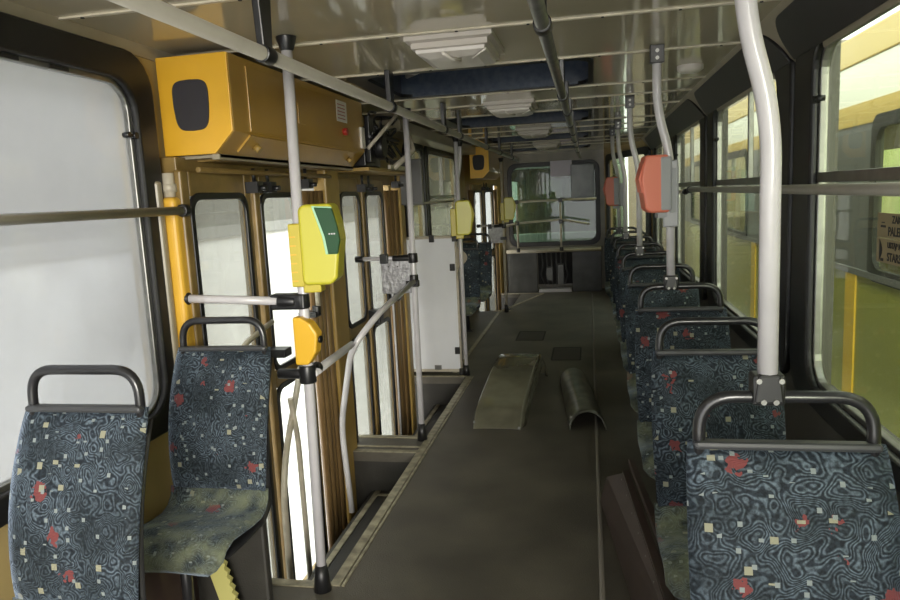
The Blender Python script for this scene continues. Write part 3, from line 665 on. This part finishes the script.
# checker plates
for (x, y, z, lb) in ((-1.19, 4.25, 1.065, 'diamond-pattern metal plate hung beside the second pole'), (-1.20, 9.18, 1.02, 'diamond-pattern metal plate beside the rear door pole')):
    o = empty('checker_plate', (x, y, z)); MB().box(-.10, .09, -.004, .004, -.10, .11).build('plate', 'checker', o, .002)
    q = MB(); q.box(.06, .14, -.025, .02, -.06, -.02).box(-.1, -.05, -.02, .02, .09, .15).tube([(.11, 0, .09), (.11, 0, .15)], .03, 10).tube([(-.02, 0, .12), (.11, 0, .12)], .02, 8); each(q, 'clip', 'black_plastic', o, .004, 1)
    each(MB().screws([(-.05, -.004, .07), (.01, -.004, .07)], .004, (0, -.002, 0)), 'screw_hole', 'dark', o)
    tag(o, lb, 'plate')

# ------------------------------------------------------------------ ticket validators
def validator(loc, rz, s, body, face, mount, label, edge=True, grp=None):
    o = empty('ticket_validator', loc, rz); h = .29*s; wd = .145*s; d = .12*s
    # side profile in local x (outwards) / z, extruded along y
    prof = [(-.35, -.5), (.30, -.5), (.46, -.42), (.52, -.2), (.60, .05), (.56, .25), (.44, .47), (.36, .5), (-.3, .5), (-.42, .44), (-.42, -.44)]
    P = [(u*wd, -d/2, v*h) for u, v in prof]
    q = MB(); q.prism(P, (0, d, 0)); hs = q.build('housing', body, o, .012*s, seg=4)
    fp = [(-.04, .47), (.42, .45), (.52, .25), (.57, .05), (.50, -.12), (.24, -.12), (.18, .1)]
    if edge:
        q = MB(); q.prism([((u-.02 if u < .35 else u+.02)*wd, -d/2-.004, (v*1.02)*h) for u, v in fp], (0, .006, 0)); q.build('face_edge', 'mint', hs, .003)
        q = MB(); q.prism([((u+.05 if u < .35 else u+.03)*wd, -d/2-.008, v*.98*h) for u, v in fp], (0, d*.8, 0)); dp = q.build('display', face, hs, .003)
        q = MB(); q.screws([(.36*wd, -d/2-.008, .13*h), (.42*wd, -d/2-.008, .13*h), (.48*wd, -d/2-.008, .13*h)], .003, (0, -.002, 0)); each(q, 'key', 'white_tube', hs, 0, 1)
    else:
        q = MB(); q.prism([(.50*wd, -d*.4, .4*h), (.67*wd, -d*.4, .1*h), (.58*wd, -d*.4, -.14*h), (.46*wd, -d*.4, -.14*h)], (0, d*.8, 0)); q.build('display', face, hs, .004)
        if body == 'red': MB().box(-.46*wd, -.05*wd, -d*.52, d*.52, -.47*h, .47*h).build('back_shell', mount, hs, .008)
    q = MB(); q.box(-.72*wd, -.40*wd, -d*.35, d*.35, -.52*h, .27*h).box(-.45*wd, .0, -d*.3, d*.3, -.60*h, -.45*h); q.build('mount', mount, o, .005)
    if edge:
        q = MB()
        for k in range(6): q.box(-.70*wd, -.55*wd, -d*.35-.002, -d*.35, (-.45+k*.11)*h, (-.435+k*.11)*h)
        each(q, 'mount_mark', 'amber', o, 0, 1)
    return tag(o, label, 'ticket validator', grp)
validator((-.985, 2.49, 1.40), math.radians(8), 1.02, 'lime', 'green', 'lime_d', 'bright lime-yellow ticket validator with green face on the nearest pole')
validator((PX+.04, 5.88, 1.37), math.radians(8), 1.0, 'lime', 'lime_d', 'lime_d', 'lime ticket validator on the pole at the white partition', edge=False)
validator((PX+.06, 9.16, 1.36), math.radians(8), 1.0, 'lime', 'lime_d', 'lime_d', 'lime ticket validator on the rear door pole', edge=False)
validator((.292, 3.27, 1.56), math.radians(188), .86, 'red', 'red', 'grey_p', 'coral-red ticket validator on a right seat pole', edge=False)
validator((.24, 7.45, 1.52), math.radians(180), 1.0, 'red', 'red', 'grey_p', 'faded coral ticket validator on a distant right pole', edge=False)
o = MB().box(.318, .384, 3.245, 3.268, 1.37, 1.66).build('mounting_bracket', 'grey_p', None, .006); tag(o, 'light grey metal bracket behind the nearer coral validator', 'bracket')
o = empty('door_button_box', (PX-.005, 2.47, 1.045)); q = MB()
q.prism([(-.02, -.02, -.10), (.03, -.02, -.10), (.065, -.02, -.05), (.075, -.02, .02), (.05, -.02, .06), (.01, -.02, .085), (-.02, -.02, .085)], (0, .06, 0)); q.build('housing', 'amber', o, .008)
MB().tube([(.07, .01, -.005), (.08, .01, -.005)], .014, 12).build('button', 'black_plastic', o)
tag(o, 'amber door-button box clamped under the nearest validator', 'button box')

# ------------------------------------------------------------------ seats
def make_seat():
    o = empty('passenger_seat')
    W = .205; T = .045
    # centre line in side view (y toward the back, z up): pan front -> junction -> top
    def surf(prof, wf, th, crown):
        rows = []; n = 12
        m = len(prof)
        for i, (y, z) in enumerate(prof):
            a = prof[max(i-1, 0)]; b = prof[min(i+1, m-1)]
            t = Vector((0, b[0]-a[0], b[1]-a[1])).normalized(); nn = Vector((0, -t.z, t.y))   # towards the sitter / up
            w_ = wf(i/(m-1)); edge = min(i, m-1-i)
            th_ = th*(.25 if edge == 0 else (.8 if edge == 1 else 1))
            ring = []
            for k in range(n+1):
                u = -1+2*k/n; bul = (1-abs(u)**4)
                ring.append(Vector((u*w_, y, z))+nn*(th_*.5*bul-crown*(1-u*u)+th_*.1))
            for k in range(n, -1, -1):
                u = -1+2*k/n; bul = (1-abs(u)**6)
                ring.append(Vector((u*w_, y, z))-nn*(th_*.5*bul+crown*(1-u*u)))
            rows.append(ring)
        q = MB(); q.grid(rows, True); q.f.append(tuple(range(len(q.v)-len(rows[0]), len(q.v)))); q.sm.append(False)
        q.f.append(tuple(reversed(range(len(rows[0]))))); q.sm.append(False); return q
    back = []
    for i in range(14):
        t = i/13; back.append((-.09+.13*t-.03*math.sin(math.pi*t), .50+.50*t))
    q = surf(back, lambda t: .19+.012*math.sin(math.pi*t)**.7+(.006*t), T, .012)
    bk = q.build('backrest', 'fabric', o)
    pan = [(-.425, .368), (-.43, .392), (-.422, .418), (-.40, .442), (-.35, .455), (-.30, .448), (-.22, .438), (-.16, .436), (-.12, .45), (-.095, .48), (-.088, .515)]
    q = surf(pan, lambda t: .203*(1-.30*max(0, 1-t/.22)**1.6), .055, .014)
    q.build('seat_pan', 'fabric_worn', o)
    # moulded back shell
    sh = [(y+.03, z) for y, z in back]
    q = surf([(-.38, .405), (-.25, .40), (-.12, .40), (-.06, .44)]+sh[:-1], lambda t: .195, .02, .008); q.build('shell', 'black_plastic', o)
    q = MB(); q.box(-.185, .185, .014, .048, .988, 1.006); q.build('top_trim', 'trim_dark', bk, .008)
    q = MB(); q.tube(fillet([(-.172, .035, .93), (-.172, .04, 1.10), (.172, .04, 1.10), (.172, .035, .93)], .075, 8), .0135, 12); q.build('grab_handle', 'black_tube', o)
    q = MB(); q.box(-.03, .24, -.36, -.30, .35, .40).box(-.03, .24, -.18, -.12, .33, .40).box(.17, .24, -.40, -.08, .30, .36); each(q, 'support_bracket', 'black_tube', o, .005, 1)
    q = MB(); q.tube([(.10, -.2, 0), (.10, -.2, .40)], .022, 12).box(.04, .16, -.26, -.14, 0, .012); q.build('leg', 'black_tube', o)
    return o
seat0 = make_seat()
first = True
def place_seat(x, y, z, label, grp, flip=False):
    global first
    if first: o = seat0; first = False; o.location = (x, y, z)
    else: o = copy_tree(seat0, None, (x, y, z))
    if flip: o.scale = (-.94, 1, 1)
    return tag(o, label, 'seat', grp)
ry = [1.50, 2.38, 3.25, 4.11, 4.96, 5.80, 6.63, 7.45, 8.25]
names = ['right-hand patterned seat nearest the camera, cut off by the picture bottom', 'second right-hand patterned seat from the camera', 'third right-hand patterned seat, with the coral validator pole on its handle',
         'fourth right-hand patterned seat from the camera', 'fifth right-hand patterned seat from the camera', 'sixth right-hand patterned seat from the camera', 'seventh right-hand patterned seat from the camera',
         'eighth right-hand patterned seat, next to last before the rear', 'farthest right-hand patterned seat, next to the rear window rail']
for i, y in enumerate(ry): place_seat(.395+(.0 if i < 8 else -.03), y, 0, names[i], 'patterned seats along the right side')
place_seat(-1.325, 1.56, .045, 'left patterned seat nearest the camera, in front of the big dusty window', 'patterned seats on the left side', True)
place_seat(-1.325, 2.29, .045, 'second left patterned seat with worn pan, beside the yellow door post', 'patterned seats on the left side', True)
place_seat(-1.31, 7.25, .0, 'left patterned seat just behind the white partition', 'patterned seats on the left side', True)
place_seat(-1.31, 8.15, .0, 'rearmost left patterned seat, before the rear door', 'patterned seats on the left side', True)
# poles standing on seat handles
def spole(x, y, label, r=.019):
    o = pole('seat_pole', label, [(x, y, 1.14), (x, y, 1.68), (x-.055, y-.0, 1.88), (x-.055, y, H)], r, top='box', group='white poles rising from seat handles')
    q = MB(); q.box(-.032, .032, -.02, .03, -.055, .01); q.prism([(-.03, -.024, -.05), (.03, -.024, -.05), (.022, -.024, .012), (-.022, -.024, .012)], (0, .02, 0)); q.build('bottom_clamp', 'black_plastic', o, .005)
    each(MB().screws([(-.022, -.024, .0), (.022, -.024, .0), (-.012, -.024, -.045), (.012, -.024, -.045)], .006, (0, -.004, 0)), 'screw', 'alu', o)
    return o
spole(.36, 1.54, 'thick white curved pole rising from the nearest right seat handle', .0205)
spole(.355, 3.29, 'white curved pole with coral validator on the third right seat handle')
spole(.335, 5.0, 'white curved pole on the fifth right seat handle')
spole(.325, 6.67, 'white curved pole on the seventh right seat handle')
spole(.30, 7.49, 'white curved pole with the faded coral validator')
# serrated strip below left seat
o = empty('serrated_strip', (-1.31, 2.18, 0.0)); q = MB(); pts = []
for k in range(24): pts += [(.045+(.012 if k % 2 else 0), 0, .36*k/23)]
q.prism([(-.01, 0, 0)]+pts+[(-.02, 0, .36)], (0, .02, 0)); q.build('strip', 'brass', o)
o.rotation_euler.y = math.radians(-14)
tag(o, 'yellow serrated metal strip under the second left seat', 'strip')
o = MB().box(-1.58, -1.20, 2.26, 2.30, .0, .42).build('kick_panel', 'step', None, .01); tag(o, 'dark kick panel below the second left seat', 'panel')

# ------------------------------------------------------------------ loose parts on the floor
o = empty('arched_panel', (-.635, 4.5, 0)); rows = []
key = [(0, 0), (.03, .03), (.10, .095), (.25, .14), (.5, .19), (.75, .235), (1.0, .262), (1.15, .25), (1.28, .195), (1.37, .10), (1.41, .02)]
for i in range(41):
    yy_ = 1.41*(1-math.cos(math.pi*i/40))/2
    for (a, za), (b, zb) in zip(key, key[1:]):
        if a <= yy_ <= b+1e-6: zz_ = za+(zb-za)*(yy_-a)/(b-a)
    c_ = .055*yy_; wd_ = .157
    ring = [Vector((c_+u*wd_, yy_, zz_+.004*(1-u*u))) for u in (-1, -.97, -.5, 0, .5, .97, 1)]
    lo = min(zz_, .09); ring = [ring[0]+V3(0, 0, -lo*.6)]+ring+[ring[-1]+V3(lo*.3, 0, -lo)]
    rows.append(ring)
q = MB(); q.grid(rows); b = q.build('shell', 'olive_plate', o, 0, .008)
q = MB(); q.screws([(-.15, .0, .05), (.15, .0, .012)], .008, (0, -.01, 0)); each(q, 'rivet', 'alu', o, 0, 1)
tag(o, 'glossy olive arched panel lying loose in the aisle', 'panel')
o = empty('half_pipe_cover', (-.035, 4.5, 0), math.radians(5.5)); rows = []
for i in range(13):
    t = i/12; yy_ = t*1.42; r = .11-.01*t
    if t > .85: r *= math.sqrt(max(0.02, 1-((t-.85)/.16)**2))
    rows.append([Vector((-r*math.cos(math.pi*k/14)*1.05, yy_+(.06*math.sin(math.pi*k/14) if i == 0 else 0), r*.95*math.sin(math.pi*k/14)*(1 if True else 0)+.004)) for k in range(15)])
q = MB(); q.grid(rows); q.build('shell', 'gutter', o, 0, .008)
q = MB(); q.screws([(-.108, .03, .03), (-.10, .09, .06)], .009, (-.006, -.006, .006)); each(q, 'bolt', 'alu', o, 0, 1)
tag(o, 'dusty dark half-round pipe cover lying on the floor strip', 'cover')
# brown duct panel leaning by the seats
o = empty('heater_panel', (.10, 2.3, 0)); q = MB()
q.prism([(-.075, 1.12, .01), (-.04, 1.13, .13), (.03, 1.0, .205), (.13, -.3, .215), (.09, -.3, .01)], (.012, 0, 0.0)); q.build('face_plate', 'brown_sheet', o)
q = MB(); q.prism([(.03, 1.0, .205), (.062, 1.02, .205), (.165, -.3, .22), (.13, -.3, .22)], (0, 0, .012)); q.build('top_edge', 'brown_sheet', o, .003)
q = MB(); q.prism([(.062, 1.06, .225), (.09, 1.06, .225), (.20, -.3, .235), (.17, -.3, .235)], (0, 0, .03)); q.build('folded_edge', 'brown_sheet', o, .003)
q = MB(); q.screws([(.032+.0115*k*1.2, .95-.18*k, .190+.001*k) for k in range(7)], .006, (-.010, 0, .002)); each(q, 'rivet', 'alu', o)
tag(o, 'brown riveted sheet-metal duct panel beside the right seats', 'panel')

# ------------------------------------------------------------------ stickers with writing on the right window
def text(body, size, loc, parent, m='ink', bold=0):
    cu = bpy.data.curves.new('t', 'FONT'); cu.body = body; cu.size = size; cu.extrude = .0004; cu.offset = bold
    cu.align_x = 'LEFT'; cu.align_y = 'CENTER'
    tmp = bpy.data.objects.new('t', cu); COL.objects.link(tmp)
    bpy.context.view_layer.update()
    me = bpy.data.meshes.new_from_object(tmp.evaluated_get(bpy.context.evaluated_depsgraph_get()))
    bpy.data.objects.remove(tmp)
    # local x(text)-> -y, local y -> z, normal -> -x
    me.transform(Matrix(((0, 0, -1, loc[0]), (-1, 0, 0, loc[1]), (0, 1, 0, loc[2]), (0, 0, 0, 1))))
    me.materials.clear(); me.materials.append(M[m])
    o = bpy.data.objects.new('lettering', me); COL.objects.link(o); o.parent = parent; return o
def sticker(z, h, lines, sizes, label, icon):
    o = empty('notice_sticker', (XR+.004, 2.21, z)); MB().box(-.001, 0, -.42, 0, -h/2, h/2).build('sheet', 'sticker', o)
    n = len(lines)
    for i, (t_, s_) in enumerate(zip(lines, sizes)): text(t_, s_, (-.0016, -.075 if i else -.10 if n == 2 and icon == 'c' else -.075, h*(.24-.48*i)), o, bold=.0008)
    q = MB()
    if icon == 'c': q.box(-.0018, -.001, -.058, -.025, -.006, .0).box(-.0018, -.001, -.05, -.03, .006, .009)
    else: q.prism([(-.0018, -.02-.02*math.sin(math.pi*k/8), -.03+.06*k/8) for k in range(9)], (.0008, 0, 0)).box(-.0018, -.001, -.05, -.03, -.03, -.022)
    q.build('pictogram', 'ink', o)
    return tag(o, label, 'sticker')
sticker(1.412, .068, ['ZAKAZ', 'PALENIA'], [.028, .034], 'upper beige notice sticker reading ZAKAZ PALENIA on the right window', 'c')
sticker(1.342, .068, ['USTĄP MIEJSCA', 'STARSZYM'], [.022, .032], 'lower beige notice sticker reading USTĄP MIEJSCA STARSZYM on the right window', 's')

# ------------------------------------------------------------------ outside
g = MB().box(-14, 14, -10, 30, -1.0, -.9).build('ground', 'ground'); struct(g, 'pale depot floor')
o = MB().box(-4.3, -4.1, -8, 26, 1.35, 3.4).build('wall_depot_upper', 'out_grey'); struct(o, 'grey plaster of the depot wall outside')
o = MB().box(-4.3, -4.1, -8, 26, -.9, 1.22).build('wall_depot_lower', 'out_white'); struct(o, 'whitewashed lower depot wall outside')
o = MB().box(-4.3, -4.08, -8, 26, 1.22, 1.35).build('trim_8', 'out_band'); struct(o, 'grey band on the depot wall')
# neighbouring tram
NX = 1.75
def flank(q, x, t, y0, y1, z0, z1): q.box(x, x+t, y0, y1, z0, z1)
o = empty('neighbouring_tram', (NX, 5, -.9)); off = lambda z: z+.9
q = MB(); q.box(0, .05, -8, 9, off(-.75), off(.93)); q.build('lower_body', 'olive_body', o)
q = MB(); q.box(-.01, .05, -8, 9, off(2.28), off(2.47)); q.build('cornice', 'ochre_body', o, .01)
q = MB(); q.box(0, .05, -8, 9, off(2.02), off(2.28)); q.build('roof_band', 'white_body', o)
q = MB(); q.box(-.005, .05, -8, 9, off(1.88), off(2.02)); q.build('window_header', 'ochre_body', o)
wy = [(-6.4, -5.2), (-4.9, -3.7), (-3.4, -2.1), (-1.75, -.1), (.85, 2.6), (3.55, 5.3), (6.2, 8.0)]
yy = -8
for a, b in wy+[(9, 9)]:
    q = MB(); q.box(0, .05, yy, a, off(.93), off(1.88)); q.build('pillar', 'grey_body', o); yy = b
for a, b in wy:
    f = lambda u, v: (-.01, u, v)
    q = MB(); q.ring(rrect(a-.04, b+.04, off(.89), off(1.92), .1, f), rrect(a+.04, b-.04, off(.97), off(1.84), .1, f), (.03, 0, 0)); wf_ = q.build('window_frame', 'rubber', o)
    MB().prism(rrect(a, b, off(.93), off(1.88), .05, lambda u, v: (.02, u, v)), (.004, 0, 0)).build('glass_pane', 'glassR', wf_)
    q = MB(); q.box(0, .03, (a+b)/2-.02, (a+b)/2+.02, off(1.5), off(1.86)).box(0, .03, a+.03, b-.03, off(1.48), off(1.52)); q.build('sash', 'alu', wf_)
for y in (.22, 3.15): MB().box(-.012, 0, y-.09, y+.09, off(-.7), off(.93)).build('yellow_stripe', 'yellow_body', o)
q = MB(); q.box(-.015, 0, -1.9, 9, off(.90), off(.94)); q.build('belt_moulding', 'grey_body', o)
q = MB(); q.box(2.15, 2.2, -8, 9, off(-.75), off(.93)).box(2.15, 2.2, -8, 9, off(1.88), off(2.47)); 
for y in (-6, -4, -2, 0, 2, 4, 6, 8): q.box(2.15, 2.2, y-.12, y+.12, off(.93), off(1.88))
q.build('far_flank', 'ochre_body', o)
q = MB(); q.box(0, 2.2, -8, 9, off(-.05), off(0)); q.build('floor_deck', 'step', o)
q = MB(); q.box(0.05, 2.15, -8, 9, off(2.3), off(2.32)); q.build('roof', 'white_body', o)
for y in (-4.3, -1.0, .3, 2.2, 4.4): MB().tube([(.7, y, off(0)), (.7, y, off(2.3))], .02, 10).build('inner_pole', 'white_tube' if y != -1.0 else 'pink', o)
for k in range(9):
    y = -6+k*1.5; MB().box(.25, .65, y, y+.08, off(.4), off(1.05)).build('inner_seat', 'leafy' if k % 2 else 'grey_p', o, .02)
tag(o, 'olive and yellow tram parked alongside, seen through the right windows', 'tram')
o = MB().box(5.6, 5.8, -8, 26, -.9, 3.0).build('wall_depot_far', 'leafy'); struct(o, 'pale yellow-green hall wall beyond the neighbouring tram')
o = MB().box(.9, 8, 16.8, 17, -.9, 4.4).build('wall_depot_rear', 'out_beige'); struct(o, 'pinkish beige depot wall seen through the rear right windows')
# tram coupled behind
o = empty('following_tram', (-.5, 12.3, -.9))
q = MB(); q.box(-1.1, 1.1, 0.06, 6, off(2.5), off(2.6)); q.build('roof', 'white_body', o)
q = MB(); q.box(-1.1, 1.1, 0.06, 6, off(-.1), off(-.05)); q.build('floor_deck', 'step', o)
for x in (-1.1, 1.04):
    q = MB(); q.box(x, x+.06, 0.06, 4, off(-.7), off(.95)).box(x, x+.06, .06, 4, off(1.8), off(2.5)).box(x, x+.06, .06, .5, off(.95), off(1.8)).box(x, x+.06, 2, 2.3, off(.95), off(1.8)); q.build('side_wall', 'ochre_body', o)
q = MB(); q.box(-1.1, 1.1, 0, .06, off(-.7), off(.85)).box(-1.1, 1.1, 0, .06, off(1.95), off(2.6)).box(-1.1, -.95, 0, .06, off(.85), off(1.95)).box(.95, 1.1, 0, .06, off(.85), off(1.95)); q.build('front', mat('pale_green_front', (.16, .2, .16), .4), o, .02)
q = MB(); q.box(-1.1, 1.1, 4, 4.06, 0, off(2.6)); q.build('inner_bulkhead', 'ochre_body', o)
q = MB(); q.box(-.5, -.1, 3.9, 3.98, off(1.0), off(1.8)); q.build('inner_window', 'leafy', o, .05)
q = MB(); q.tube([(-.6, .3, off(.3)), (-.6, .3, off(1.9))], .02, 8).tube([(.1, .5, off(.3)), (.1, .5, off(1.9))], .02, 8); q.build('pole', 'cream_tube', o)
q = MB(); q.box(-.95, .95, .1, .12, off(.85), off(1.95)); q.build('windscreen', 'glassB', o)
tag(o, 'greenish front of the next tram seen through the rear window', 'tram')
